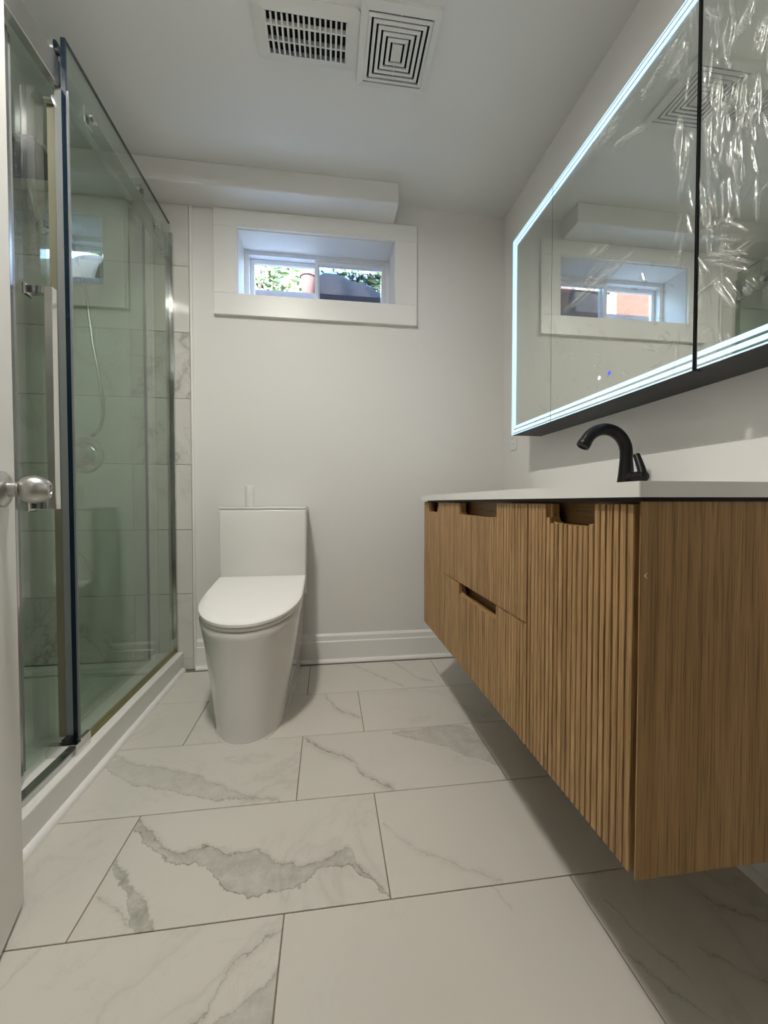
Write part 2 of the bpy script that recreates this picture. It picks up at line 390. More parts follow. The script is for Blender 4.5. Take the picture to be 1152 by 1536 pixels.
def wall_tiles(parent, plane, a0, a1, zs, joints, fixed, th=.009):
    for i, (z0, z1) in enumerate(zip(zs, zs[1:])):
        j = joints[i % 2]; w = .6155
        x = j - 6 * w
        while x < a1:
            s, e = max(x, a0), min(x + w, a1)
            if e - s > .015:
                o = link('tile', tile_mesh(e - s - .0022, z1 - z0 - .0022, th, plane), None, parent)
                m, zc = (s + e) / 2, (z0 + z1) / 2
                o.location = (m, fixed, zc) if plane == 'xz' else (fixed, m, zc)
            x += w
zs = [.055, .372, .685, 1.0, 1.317, 1.633, 1.946, SZ]
gb = obj('grout_bed', B((XL, -.656, YB - .007, YB, 0, SZ)), 'wgrout', wall_back)
wall_tiles(wall_back, 'xz', XL + .01, -.654, zs, (-.919, -1.2265), YB - .001)
o = link('tile', tile_mesh(.089, .055, .009, 'xz'), None, wall_back); o.location = (-.6985, YB - .001, .0275)
wall_tiles(wall_left, 'yz', YS, YB - .01, zs[:-1] + [2.262, ZC], (.9, 1.2), XL + .001)
wall_tiles(wall_shower, 'xz', XL + .01, -.73, zs[:-1] + [2.262, ZC], (-.919, -1.2265), YS + .009)
struct(obj('trim_1', B((-.653, -.641, YB - .013, YB, .0, SZ), bevel=.003), 'trim'), 'white edge strip beside the marble tiles', 'trim')

# baseboards with a stepped top and a quarter-round shoe
def base_profile(h=.143): return [(0, 0), (-.016, 0), (-.016, .104), (-.011, .109), (-.011, .132), (-.004, h), (0, h)]
def shoe(n=5, r=.017): return [(0, 0)] + [(-r * math.cos(PI / 2 * k / n), r * math.sin(PI / 2 * k / n)) for k in range(n + 1)]
bb = struct(obj('baseboard_back', prism([(YB + a, b) for a, b in base_profile()], -.640, XR - .001), 'trim'), 'white stepped baseboard along the back wall', 'baseboard')
obj('shoe_moulding', prism([(YB - .016 + a, b) for a, b in shoe()], -.640, XR - .016), 'trim', bb, True)
bb = struct(obj('baseboard_right', prism([(XR + a, b) for a, b in base_profile()], YF + .001, YB - .017, 'xz'), 'trim'), 'white stepped baseboard along the wall under the vanity', 'baseboard')
obj('shoe_moulding', prism([(XR - .016 + a, b) for a, b in shoe()], YF + .001, YB - .034, 'xz'), 'trim', bb, True)

# ------------------------------------------------------------------ window
win = struct(thing('window_1', 'small white sliding basement window with flat white casing', 'window', (-.044, 2.28, OZ0)))
CX0, CX1, CZ0, CZ1 = -.541, .459, 1.741, SZ - .001
ca = .016
for nm, bx in (('casing_board', (CX0, CX1, YB - ca, YB, CZ0, OZ0 - .004)), ('casing_board', (CX0, CX1, YB - ca, YB, OZ1 + .004, CZ1)),
               ('casing_board', (CX0, OX0 - .004, YB - ca, YB, OZ0 - .004, OZ1 + .004)), ('casing_board', (OX1 + .004, CX1, YB - ca, YB, OZ0 - .004, OZ1 + .004))):
    obj(nm, B(bx, bevel=.0015), 'trim', win)
obj('apron_lip', B((CX0, CX1, YB - ca - .006, YB, CZ0 - .014, CZ0)), 'trim', win)
fy0, fy1 = 2.262, 2.334
fr = .022
obj('window_frame', B((OX0, OX0 + fr, fy0, fy1, OZ0, OZ1), (OX1 - fr, OX1, fy0, fy1, OZ0, OZ1), (OX0 + fr, OX1 - fr, fy0, fy1, OZ1 - fr, OZ1), (OX0 + fr, OX1 - fr, fy0, fy1, OZ0, OZ0 + .03)), 'vinyl', win)
def sash(name, x0, x1, y0, y1, z0, z1, w):
    s = obj(name, B((x0, x0 + w, y0, y1, z0, z1), (x1 - w, x1, y0, y1, z0, z1), (x0 + w, x1 - w, y0, y1, z1 - w, z1), (x0 + w, x1 - w, y0, y1, z0, z0 + w), bevel=.002), 'vinyl', win)
    obj('pane', B((x0 + w, x1 - w, (y0 + y1) / 2 - .002, (y0 + y1) / 2 + .002, z0 + w, z1 - w)), 'winglass', s)
    return s
sash('sash', OX0 + fr, -.04, 2.30, 2.322, OZ0 + .03, OZ1 - fr, .022)
s2 = sash('sash', -.066, OX1 - fr, 2.272, 2.294, OZ0 + .03, OZ1 - fr, .020)
obj('insect_screen', B((-.046, OX1 - fr - .02, 2.324, 2.3255, OZ0 + .05, OZ1 - fr - .018)), 'screen', s2)
settle(win)

# ------------------------------------------------------------------ outside
struct(obj('ground_outside', B((-9, 9, 2.72, 14, 1.3, 2.12)), 'soil'), 'earth outside the basement window', 'ground')
well = tag(obj('window_well', B((-.75, .75, 2.66, 2.72, 1.5, 2.145), (-.81, -.75, YB + wt, 2.72, 1.4, 2.17), (.75, .81, YB + wt, 2.72, 1.4, 2.17)), 'concrete'), 'grey concrete kerb of the window well outside', 'window well')
gr = obj('bounce_bed', B((-.75, .75, YB + wt, 2.66, 1.4, 1.76)), 'bounce', well)  # unseen well floor, made pale to bounce daylight up to the ceiling
pot = thing('clay_pot', 'pinkish clay pot standing outside behind the window mullion', 'pot', (-.127, 2.86, 2.12))
obj('body', lathe([(0, .036), (.02, .040), (.225, .050)], (-.127, 2.86, 2.12), (0, 0, 1), 24), 'terracotta', pot, True)
obj('rim', lathe([(.225, .056), (.272, .057), (.273, .048)], (-.127, 2.86, 2.12), (0, 0, 1), 24), 'terracotta', pot, True)
settle(pot)
def mound():
    bm = bmesh.new(); nx, ny = 40, 14; vs = []
    for j in range(ny + 1):
        row = []
        for i in range(nx + 1):
            u, v = i / nx, j / ny
            x = -.055 + u * .95
            top = .300 - .42 * max(0, x - .07) - 3.0 * max(0, .0 - x) ** 1.5
            z = 2.121 + top * math.sin(PI * v) ** .55 + .012 * math.sin(19 * u + 5 * v) * math.sin(PI * v)
            row.append(bm.verts.new((x, 2.735 + v * .42 + .01 * math.sin(31 * u), z)))
        vs.append(row)
    for j in range(ny):
        for i in range(nx): bm.faces.new((vs[j][i], vs[j][i + 1], vs[j + 1][i + 1], vs[j + 1][i]))
    ring = [vs[0][i] for i in range(nx + 1)] + [vs[j][nx] for j in range(1, ny + 1)] + [vs[ny][i] for i in range(nx - 1, -1, -1)] + [vs[j][0] for j in range(ny - 1, 0, -1)]
    bm.faces.new(ring[::-1]); return bm
tag(obj('covered_heap', mound(), 'tarp', None, True), 'dark tarpaulin-covered heap sloping down outside the window', 'heap')
def shrub(name, label, cx, cy, z0, rx, ry, rz, nleaf, size):
    t = thing(name, label, 'shrub', (cx, cy, z0), 'shrubs outside the window')
    bm = bmesh.new()
    for k in range(9):
        a = 2 * PI * k / 9 + random.random(); r = .3 + .5 * random.random()
        tube([(cx, cy, z0), (cx + rx * r * .4 * math.cos(a), cy + ry * r * .4 * math.sin(a), z0 + rz * .7), (cx + rx * r * math.cos(a), cy + ry * r * math.sin(a), z0 + rz * 1.5)], [.03, .018, .006], 6, bm)
    obj('stems', bm, 'bark', t)
    bm = bmesh.new()
    for k in range(nleaf):
        p = Vector(rng.normal(size=3)); p.normalize(); p *= (rng.random() ** .45)
        c = Vector((cx + p.x * rx, cy + p.y * ry, z0 + rz + p.z * rz))
        d = Vector(rng.normal(size=3)).normalized(); u, v = frame_of(d); s = size * (.6 + .8 * rng.random())
        q = [c - u * s, c + v * s * .42 + d * s * .12, c + u * s, c - v * s * .42 + d * s * .12]
        vv = [bm.verts.new(x) for x in q]; bm.faces.new((vv[0], vv[1], vv[2])); bm.faces.new((vv[0], vv[2], vv[3]))
    f = obj('foliage', bm, 'leaf', t); f['kind'] = 'stuff'
    return settle(t)
shrub('leafy_shrub', 'tall leafy green shrub outside, behind the clay pot', -.80, 5.0, 2.12, .62, .6, 1.1, 1500, .055)
shrub('leafy_shrub', 'broad leafy green shrub outside, behind the covered heap', .55, 5.2, 2.12, .66, .6, 1.15, 1700, .055)
house = thing('brick_house', 'red brick house with a white window, mirrored in the cabinet', 'house', (-3.4, 6.6, 2.12))
def bricks():
    t = NT('red_brick'); v = t.coord(); mp = t.n('ShaderNodeMapping'); mp.inputs['Rotation'].default_value = (PI / 2, 0, 0); t.l(v, mp.inputs[0])
    b = t.n('ShaderNodeTexBrick'); b.inputs['Scale'].default_value = 1; b.inputs['Brick Width'].default_value = .22; b.inputs['Row Height'].default_value = .078
    b.inputs['Mortar Size'].default_value = .007; b.inputs['Color1'].default_value = srgb(88, 28, 18); b.inputs['Color2'].default_value = srgb(72, 21, 14); b.inputs['Mortar'].default_value = srgb(50, 26, 21)
    t.l(mp.outputs[0], b.inputs[0]); t.l(b.outputs[0], t.b.inputs['Base Color']); t.b.inputs['Roughness'].default_value = .9
    t.bump(b.outputs['Fac'], -.5, .01); return t.m
M['brick'] = bricks()
obj('wall', B((-5.6, -1.55, 5.2, 8.2, 2.125, 6.0)), 'brick', house)
obj('roof', prism([(-5.9, 6.0), (-1.25, 6.0), (-3.55, 7.6)], 4.9, 8.5, 'xz'), 'roof', house)
hw = obj('window', B((-2.32, -2.29, 5.16, 5.22, 3.05, 4.2), (-2.21, -2.18, 5.16, 5.22, 3.05, 4.2), (-2.29, -2.21, 5.16, 5.22, 4.14, 4.2), (-2.29, -2.21, 5.16, 5.22, 3.05, 3.11), (-2.29, -2.21, 5.165, 5.215, 3.66, 3.70)), 'vinyl', house)
obj('pane', B((-2.29, -2.21, 5.185, 5.2, 3.11, 4.14)), 'curtain', hw)
settle(house)
bin_ = thing('darkening_bin', 'made-up dark bin added outside to darken the mirrored window pane', 'bin', (-1.04, 4.0, 2.12))  # invented dark object, placed only to darken the mirror's view outside
obj('body', loft([[(x, y, z) for x, y in rrect(-1.04, 4.0, a, a * .9, .03, 4)] for a, z in ((.15, 2.121), (.19, 2.93))]), 'tarp', bin_, True)
obj('lid', loft([[(x, y, z) for x, y in rrect(-1.04, 4.0, a, a * .9, .03, 4)] for a, z in ((.205, 2.93), (.205, 2.955), (.17, 2.99))]), 'tarp', bin_, True)
settle(bin_)

# ------------------------------------------------------------------ ceiling fixtures
lx, ly = -.33, .80
lamp = thing('ceiling_light', 'slim round white downlight set in the ceiling', 'ceiling light', (lx, ly, ZC))
obj('trim_ring', lathe([(0, .105), (.004, .105), (.012, .098), (.012, .084), (.003, .0825)], (lx, ly, ZC), (0, 0, -1), 40), 'plastic', lamp, True)
obj('diffuser', lathe([(.0035, .0820), (.0045, .081), (.0046, 0)], (lx, ly, ZC), (0, 0, -1), 40), 'lamp', lamp)
settle(lamp)

hl = thing('hall_fill_light', 'unseen fill light added in the hall to brighten the vanity side', 'ceiling light', (.1, -.9, ZC))  # fill added behind the camera to lift surfaces facing the doorway
obj('trim_ring', lathe([(0, .105), (.004, .105), (.012, .098), (.012, .084), (.003, .0825)], (.1, -.9, ZC), (0, 0, -1), 40), 'plastic', hl, True)
obj('diffuser', lathe([(.0035, .0820), (.0045, .081), (.0046, 0)], (.1, -.9, ZC), (0, 0, -1), 40), 'hallfill', hl)
settle(hl)

# exhaust fan grille: concentric rectangular slats over a slab painted dark as cavity shade
fx0, fx1, fyn, fyf = .118, .345, 1.262, 1.492
fan = thing('exhaust_fan', 'square white exhaust fan grille with concentric slats on ceiling', 'exhaust fan', ((fx0 + fx1) / 2, (fyn + fyf) / 2, ZC))
cxf, cyf = (fx0 + fx1) / 2, (fyn + fyf) / 2
def ring(cx, cy, hw, hh, w, z0, z1, zin=None):
    bm = bmesh.new(); zin = z0 if zin is None else zin
    o = [(cx - hw, cy - hh), (cx + hw, cy - hh), (cx + hw, cy + hh), (cx - hw, cy + hh)]
    i = [(cx - hw + w, cy - hh + w), (cx + hw - w, cy - hh + w), (cx + hw - w, cy + hh - w), (cx - hw + w, cy + hh - w)]
    L = [[(x, y, z1) for x, y in o], [(x, y, z0) for x, y in o], [(x, y, zin) for x, y in i], [(x, y, z1) for x, y in i]]
    R = [[bm.verts.new(p) for p in l] for l in L]
    for a, b in zip(R, R[1:] + R[:1]):
        for k in range(4): bm.faces.new((a[k], a[(k + 1) % 4], b[(k + 1) % 4], b[k]))
    return bm
obj('housing_shade', B((cxf - .10, cxf + .10, cyf - .10, cyf + .10, ZC - .006, ZC - .001)), 'dark', fan)
obj('frame', ring(cxf, cyf, .1250, .1290, .0225, ZC - .014, ZC, ZC - .020), 'plastic', fan)
for i in range(6):
    hw_ = .1015 - i * .0158; hh_ = .1015 - i * .0158
    hw_ -= i * .0012; hh_ += i * .0006
    if i == 5: obj('centre_plate', B((cxf - hw_, cxf + hw_, cyf - hh_, cyf + hh_, ZC - .0215, ZC - .0165)), 'plastic', fan)
    else: obj('slat', ring(cxf, cyf, hw_, hh_, .0098, ZC - .020, ZC - .0165, ZC - .0215), 'plastic', fan)
obj('rib', B((cxf - .0015, cxf + .0015, cyf - .103, cyf + .103, ZC - .0165, ZC - .013)), 'plastic', fan)
settle(fan)

# air register with curved louvre bars
rx0, rx1, ry0, ry1 = -.187, .066, 1.318, 1.432
reg = thing('air_register', 'white ceiling air register with rows of dark slots', 'air vent', ((rx0 + rx1) / 2, (ry0 + ry1) / 2, ZC))
ox, oy = (rx0 + rx1) / 2, (ry0 + ry1) / 2
hwx, hwy = .126, .058
P0 = rrect(ox, oy, .168, .092, .02); P1 = rrect(ox, oy, .160, .084, .016); P2 = rrect(ox, oy, hwx + .006, hwy + .006, .004); P3 = rrect(ox, oy, hwx + .002, hwy + .002, .003)
obj('faceplate', loft([[(x, y, ZC) for x, y in P0], [(x, y, ZC - .007) for x, y in P0], [(x, y, ZC - .010) for x, y in P1], [(x, y, ZC - .018) for x, y in P2], [(x, y, ZC - .018) for x, y in P3], [(x, y, ZC) for x, y in P3]], False, False), 'plastic', reg, False)
obj('duct_shade', B((ox - hwx, ox + hwx, oy - hwy, oy + hwy, ZC - .004, ZC - .001)), 'dark', reg)  # flat plate painted near-black for the shade between louvres
bar = None
for i in range(16):
    x = ox - hwx + 2 * hwx * i / 15
    if bar is None:
        arc = [(-hwy + 2 * hwy * k / 6, -.019 - .010 * math.sin(PI * k / 6)) for k in range(7)]
        poly = arc + [(hwy, -.008), (-hwy, -.008)]
        bm = loft([[(-.0030, a, b) for a, b in poly], [(.0030, a, b) for a, b in poly]]); bar = mesh_from(bm, 'louvre'); bar.materials.append(M['plastic'])
    o = link('louvre', bar, None, reg); o.location = (x, oy, ZC)
for k in (-.031, .013): obj('cross_bar', B((ox - hwx, ox + hwx, oy + k - .0022, oy + k + .0022, ZC - .027, ZC - .012)), 'plastic', reg)
obj('damper_lever', B((ox + .004, ox + .006, oy - .03, oy + .012, ZC - .033, ZC - .024)), 'plastic', reg)
settle(reg)

# ------------------------------------------------------------------ entry door
E_ = Vector((-.613, .899, 0)); T_ = Vector((.297, -.955, 0)).normalized(); N_ = Vector((.955, .297, 0)).normalized()
door = struct(thing('door_1', 'open white entry door with a satin nickel knob', 'door', E_))
def dpt(a, n, z): return E_ + T_ * a + N_ * n + Vector((0, 0, z))
def dbox(a0, a1, n0, n1, z0, z1):
    return loft([[dpt(a0, n0, z), dpt(a1, n0, z), dpt(a1, n1, z), dpt(a0, n1, z)] for z in (z0, z1)])
obj('slab', dbox(0, .752, -.035, 0, .012, 2.03), 'doorpaint', door)
kz = .843; ka = .066
rose = obj('knob_rose', lathe([(0, .033), (.006, .033), (.011, .026), (.012, .014)], dpt(ka, 0, kz), N_), 'nickel', door, True)
kb = obj('knob', lathe([(.010, .0135), (.024, .0135), (.0245, .011), (.028, .011), (.0285, .0165), (.033, .0215), (.041, .0255), (.050, .0265), (.060, .024), (.068, .0195), (.073, .0155), (.0735, .009), (.068, .008), (.0678, 0)], dpt(ka, 0, kz), N_), 'nickel', door, True)
obj('lock_button', lathe([(.066, .004), (.0725, .004), (.073, 0)], dpt(ka, 0, kz), N_, 16), 'dullchrome', kb, True)
obj('latch_plate', loft([[dpt(-.0012, n, z) for n, z in ((-.029, .80), (-.006, .80), (-.006, .886), (-.029, .886))], [dpt(.001, n, z) for n, z in ((-.029, .80), (-.006, .80), (-.006, .886), (-.029, .886))]]), 'nickel', door)
settle(door)

# ------------------------------------------------------------------ shower
CT = .088
pan = thing('shower_pan', 'low white acrylic shower pan with a front curb', 'shower pan', (-1.15, 1.33, 0))
obj('base', B((XL + .011, -.83, YS + .011, YB - .011, -.001, .018)), 'acrylic', pan)
obj('back_rim', B((XL + .011, -.83, YB - .062, YB - .011, .018, .054), bevel=.008, seg=2), 'acrylic', pan)
obj('side_rim', B((XL + .011, XL + .06, YS + .011, YB - .062, .018, .054), bevel=.008, seg=2), 'acrylic', pan)
obj('curb', B((-.83, -.70, YS + .011, YB - .011, 0, CT), bevel=.004, seg=2), 'acrylic', pan)
obj('drain', lathe([(0, .05), (.004, .05), (.005, .045), (.005, 0)], (-1.2, 1.33, .018), (0, 0, 1), 28), 'chrome', pan, True)
settle(pan)
q = shoe()
struct(obj('trim_2', prism([(-.70 - a, b) for a, b in q], .92, YB - .030, 'xz'), 'trim', None, True), 'white quarter-round along the shower curb', 'trim')

sh = thing('shower_enclosure', 'frameless sliding glass shower enclosure with chrome header rail', 'shower door', (-.745, 1.32, CT))
FX = -.736
fp = obj('fixed_panel', B((FX - .004, FX + .004, 1.302, 2.074, .100, 2.130)), 'glass', sh)
obj('glass_edge', B((FX - .007, FX + .005, 1.296, 1.302, .100, 2.130)), 'edge', fp)
obj('top_edge', B((FX - .0045, FX + .0045, 1.302, 2.074, 2.130, 2.1307)), 'edge', fp)
obj('edge_seal', B((FX - .026, FX - .007, 1.297, 1.3025, .13, 1.985)), 'seal', fp)
obj('seal_fin', B((FX - .047, FX - .026, 1.299, 1.302, .13, 1.97)), 'creamseal', fp)
obj('seal_lip', B((FX + .005, FX + .010, 1.297, 1.302, .10, 1.985)), 'seal', fp)
obj('bottom_strip', B((FX - .007, FX + .007, 1.33, 2.07, CT, .106)), 'yellowseal', fp)
sd = obj('sliding_door', B((-.796, -.788, 1.168, 1.930, .112, 2.09)), 'glass', sh)
obj('leading_seal', B((-.800, -.784, 1.150, 1.169, .115, 1.99), bevel=.002), 'seal', sd)
obj('seal_ridge', B((-.784, -.778, 1.1405, 1.152, .115, 1.99), bevel=.002, seg=2), 'dullchrome', sd)
obj('seal_ridge', B((-.801, -.790, 1.135, 1.1505, .115, 1.99)), 'rubber', sd)
obj('trailing_edge', B((-.797, -.787, 1.930, 1.934, .112, 2.09)), 'edge', sd)
hd = obj('handle', B((-.738, -.718, 1.198, 1.218, .80, 1.388), (-.787, -.738, 1.198, 1.218, 1.368, 1.388), (-.787, -.738, 1.198, 1.218, .80, .82), bevel=.0012), 'chrome', sd)
for z in (.81, 1.378): obj('handle_post', B((-.788, -.779, 1.192, 1.224, z - .016, z + .016), bevel=.003), 'chrome', hd)
obj('header_rail', B((-.770, -.746, YS + .010, 2.089, 1.990, 2.062), bevel=.002), 'dullchrome', sh)
obj('wall_bracket', B((-.776, -.742, 2.070, 2.0905, 1.978, 2.074), bevel=.003), 'chrome', sh)
for y in (1.295, 1.815):
    rl = obj('roller', lathe([(0, .024), (.006, .026), (.010, .022), (.014, .026), (.020, .024)], (-.768, y, 2.087), (1, 0, 0), 28), 'chrome', sd, True)
    obj('roller_plate', B((-.787, -.772, y - .018, y + .018, 2.025, 2.088), bevel=.002), 'nickel', rl)
    obj('roller_bolt', lathe([(0, .008), (.006, .008), (.007, 0)], (-.749, y, 2.087), (1, 0, 0), 16), 'rubber', rl, True)
    obj('anti_lift_stud', lathe([(0, .011), (.022, .011), (.024, 0)], (-.784, y + .0, 1.952), (1, 0, 0), 16), 'chrome', sd, True)
for y in (1.43, 1.93):
    cl = obj('glass_clamp', B((-.746, -.7405, y - .02, y + .02, 2.0, 2.052), bevel=.001), 'chrome', sh)
    obj('clamp_cap', lathe([(0, .015), (.008, .015), (.010, .012), (.010, 0)], (-.732, y, 2.026), (1, 0, 0), 20), 'chrome', cl, True)
obj('wall_jamb', B((-.757, -.722, 2.072, 2.090, CT, 2.09), bevel=.002), 'chrome', sh)
obj('bottom_rail', B((-.752, -.724, YS + .012, 1.262, CT, .107), bevel=.002), 'dullchrome', sh)
gd = obj('bottom_guide', B((-.800, -.716, 1.262, 1.286, CT, .122), (-.728, -.716, 1.286, 1.335, CT, .128), bevel=.0015), 'chrome', sh)
obj('guide_insert', B((-.760, -.742, 1.270, 1.295, .105, .135)), 'rubber', gd)
settle(sh)

head = thing('rain_shower', 'square rain shower head on a chrome wall arm with hose', 'shower head', (-1.282, 2.09, 2.072))
obj('flange', lathe([(0, .033), (.006, .031), (.012, .018), (.013, .012)], (-1.282, YB - .010, 2.072), (0, -1, 0), 28), 'chrome', head, True)
obj('arm', tube([(-1.282, 2.088, 2.072), (-1.272, 2.03, 2.095), (-1.255, 1.97, 2.15), (-1.240, 1.93, 2.178), (-1.215, 1.87, 2.19), (-1.185, 1.82, 2.186)], .0105, 14), 'chrome', head, True)
obj('spray_plate', B((-1.295, -1.075, 1.71, 1.925, 2.168, 2.180), bevel=.003), 'blackbox', head)
obj('hose', tube([(-1.15, 2.06, 2.02), (-1.12, 2.045, 1.90), (-1.083, 2.03, 1.788), (-1.065, 2.03, 1.65), (-1.051, 2.03, 1.522), (-1.030, 2.03, 1.40), (-1.013, 2.03, 1.283), (-1.012, 2.03, 1.22), (-1.029, 2.035, 1.161), (-1.050, 2.045, 1.138), (-1.072, 2.06, 1.128), (-1.09, 2.084, 1.130)], .0075, 10), 'dullchrome', head, True)
obj('hose_holder', B((-1.175, -1.145, 2.04, 2.0905, 2.0, 2.04), bevel=.004), 'chrome', head)
settle(head)
valve = thing('shower_valve', 'round chrome shower valve with knob on the tiled wall', 'shower valve', (-1.124, 2.09, 1.037))
obj('escutcheon', lathe([(0, .083), (.006, .083), (.010, .074), (.008, .062), (.016, .056), (.022, .046)], (-1.124, YB - .010, 1.037), (0, -1, 0), 40), 'dullchrome', valve, True)
obj('knob', lathe([(.02, .026), (.03, .030), (.055, .034), (.064, .030), (.066, 0)], (-1.124, YB - .010, 1.037), (0, -1, 0), 24), 'dullchrome', valve, True)
settle(valve)

# ------------------------------------------------------------------ toilet
tc = -.288
def dloop(hw, yf, yb, z, hwb=None, n=22, p=2.15, yr=None, tilt=0.0):
    """D-shaped outline: rounded towards the room, square at the back"""
    hwb = hw if hwb is None else hwb; ym = yf + (yr if yr else .30); out = []
    for k in range(n + 1):
        t = -PI / 2 + PI * k / n
        s, c = math.sin(t), math.cos(t)
        out.append((hw * math.copysign(abs(s) ** (2 / p), s), ym - (ym - yf) * abs(c) ** (2 / p)))
    for k in range(1, 7): out.append((hw + (hwb - hw) * k / 6, ym + (yb - ym) * k / 6))
    for k in range(1, 6): out.append((hwb - 2 * hwb * k / 6, yb))
    for k in range(6, 0, -1): out.append((-(hw + (hwb - hw) * k / 6), ym + (yb - ym) * k / 6))
    return [(tc + x, y, z + tilt * (y - 1.355)) for x, y in out]
toilet = thing('toilet', 'white one-piece skirted toilet with a closed D-shaped lid', 'toilet', (tc, 1.75, 0))
TI = .118
secs = []
for z, hw, yf, hwb, yr in ((.0, .122, 1.402, .150, .21), (.02, .123, 1.400, .150, .21), (.12, .140, 1.394, .156, .24), (.22, .158, 1.385, .165, .27), (.31, .173, 1.374, .174, .29), (.365, .183, 1.364, .182, .30), (.385, .186, 1.360, .185, .30), (.393, .183, 1.364, .183, .30)):
    k = max(0, (z - .1) / .293)
    secs.append(dloop(hw, yf, 2.02 if z < .05 else 2.08, z, hwb, yr=yr, tilt=TI * k))
obj('bowl', loft(secs), 'ceramic', toilet, True)
bead = dloop(.125, 1.398, 2.02, .0, .153, yr=.21); bead2 = dloop(.124, 1.399, 2.02, .005, .152, yr=.21)
obj('caulk_bead', loft([bead, bead2]), 'caulk', toilet)
obj('seat', loft([dloop(.182, 1.366, 1.872, .394, yr=.31, tilt=TI), dloop(.186, 1.361, 1.876, .397, yr=.31, tilt=TI), dloop(.186, 1.361, 1.876, .406, yr=.31, tilt=TI), dloop(.183, 1.365, 1.872, .409, yr=.31, tilt=TI)]), 'seatplastic', toilet, True)
obj('lid', loft([dloop(.185, 1.360, 1.872, .411, yr=.31, tilt=TI), dloop(.1885, 1.355, 1.876, .414, yr=.31, tilt=TI), dloop(.1885, 1.355, 1.876, .423, yr=.31, tilt=TI), dloop(.184, 1.361, 1.871, .4275, yr=.31, tilt=TI), dloop(.16, 1.39, 1.84, .429, yr=.28, tilt=TI)]), 'seatplastic', toilet, True)
obj('tank', B((tc - .1885, tc + .1885, 1.880, 2.087, .40, .786), bevel=.008, seg=3), 'ceramic', toilet, True)
obj('tank_lid', B((tc - .189, tc + .189, 1.8795, 2.0875, .7865, .797), bevel=.003, seg=2), 'ceramic', toilet, True)
obj('flush_button', lathe([(0, .024), (.001, .024), (.0015, .020), (.0015, 0)], (tc, 1.985, .797), (0, 0, 1), 28), 'ceramic', toilet, True)
settle(toilet)
tag(obj('white_tube', lathe([(0, .019), (.002, .020), (.096, .020), (.098, .019), (.100, .016), (.092, .015), (.092, 0)], (-.364, 1.985, .797), (0, 0, 1), 28), 'plastic', None, True), 'small white upright tube standing on the toilet tank', 'tube')

# ------------------------------------------------------------------ vanity
VX, VY0, VY1, VZ0, VZ1 = .412, .492, 1.722, .303, .820
van = thing('vanity_cabinet', 'wall-hung oak vanity with fluted doors and drawers', 'vanity', (.68, 1.107, VZ0))
obj('carcass', B((.452, .468, VY0 + .018, VY1 - .018, VZ0 + .016, VZ1), (.452, XR - .018, VY0 + .018, VY1 - .018, VZ0, VZ0 + .016), (XR - .018, XR - .002, VY0 + .018, VY1 - .018, VZ0, VZ1)), 'oakrail', van)
obj('side_panel', B((VX + .024, XR - .002, VY0, VY0 + .0178, VZ0, VZ1), (VX + .002, VX + .024, VY0, VY0 + .002, VZ0, VZ1)), 'oakside', van)
obj('side_panel', B((VX + .024, XR - .002, VY1 - .0178, VY1, VZ0, VZ1), (VX + .002, VX + .024, VY1 - .002, VY1, VZ0, VZ1)), 'oakside', van)
obj('painted_gap_shade', B((.425, .475, VY0 + .01, VY1 - .01, VZ1, .8253), (.80, XR - .002, VY0 + .01, VY1 - .01, VZ1, .8253), (.475, .80, VY0 + .01, .87, VZ1, .8253), (.475, .80, 1.34, VY1 - .01, VZ1, .8253)), 'blackbox', van)  # black filler painting the shade under the countertop
SLM = {}
PIT = .01435
def slat_mesh(L, w):
    k = (round(L, 4), round(w, 4))
    if k not in SLM:
        prof = [(-w / 2, .0105), (-w / 2 + .0001, .0012), (-w / 2 + .0010, .0), (w / 2 - .0010, .0), (w / 2 - .0001, .0012), (w / 2, .0105)]
        me = mesh_from(loft([[(x, a, 0) for a, x in prof], [(x, a, L) for a, x in prof]]), 'slat'); me.materials.append(M['oak']); SLM[k] = me
    return SLM[k]
def front(name, y0, y1, z0, z1, n0, n1, nh=.036):
    """fluted front with a finger notch between n0 and n1 along its top edge"""
    r = .018; zt = z1 - nh
    arcA = [(n0 + r - r * math.cos(PI / 2 * k / 6), zt + r - r * math.sin(PI / 2 * k / 6)) for k in range(7)]
    arcB = [(n1 - r + r * math.sin(PI / 2 * k / 6), zt + r - r * math.cos(PI / 2 * k / 6)) for k in range(7)]
    poly = [(y0, z0), (y1, z0), (y1, z1), (n1, z1)] + arcB[::-1] + arcA[::-1] + [(n0, z1), (y0, z1)]
    p = obj(name, prism(poly, VX + .010, VX + .024), 'oak', van)
    n = max(1, round((y1 - y0) / PIT)); pit = (y1 - y0) / n
    for i in range(n):
        yc = y0 + (i + .5) * pit
        g = (.0026, .0020, .0034)[(i * 7 + i // 3) % 3]
        if n0 - .001 < yc < n1 + .001:
            e = min(yc - n0, n1 - yc)
            top = zt + (r - math.sqrt(max(0, r * r - (r - e) ** 2)) if e < r else 0)
        else: top = z1
        o = link('slat', slat_mesh(round(top - z0, 4), pit - g), None, p); o.location = (VX, yc, z0)
    return p
obj('painted_gap_shade', B((VX + .012, VX + .024, VY0 + .002, VY0 + .0095, VZ0 + .002, VZ1)), 'blackbox', van)  # black strip standing in for shade in the gap beside the door
front('door', VY0 + .0095, .798, VZ0 + .002, VZ1 - .004, .587, .722)
front('drawer', .801, 1.403, .5655, VZ1 - .004, .957, 1.251)
front('drawer', .801, 1.403, VZ0 + .002, .5625, .957, 1.251)
front('door', 1.406, VY1 - .0045, VZ0 + .002, VZ1 - .004, 1.498, 1.640)
obj('scratch_mark', prism([(.4195, .7205), (.4245, .7250), (.4220, .7203), (.4250, .7165)], VY0 - .0006, VY0 + .0005, 'xz'), 'caulk', van)
settle(van)

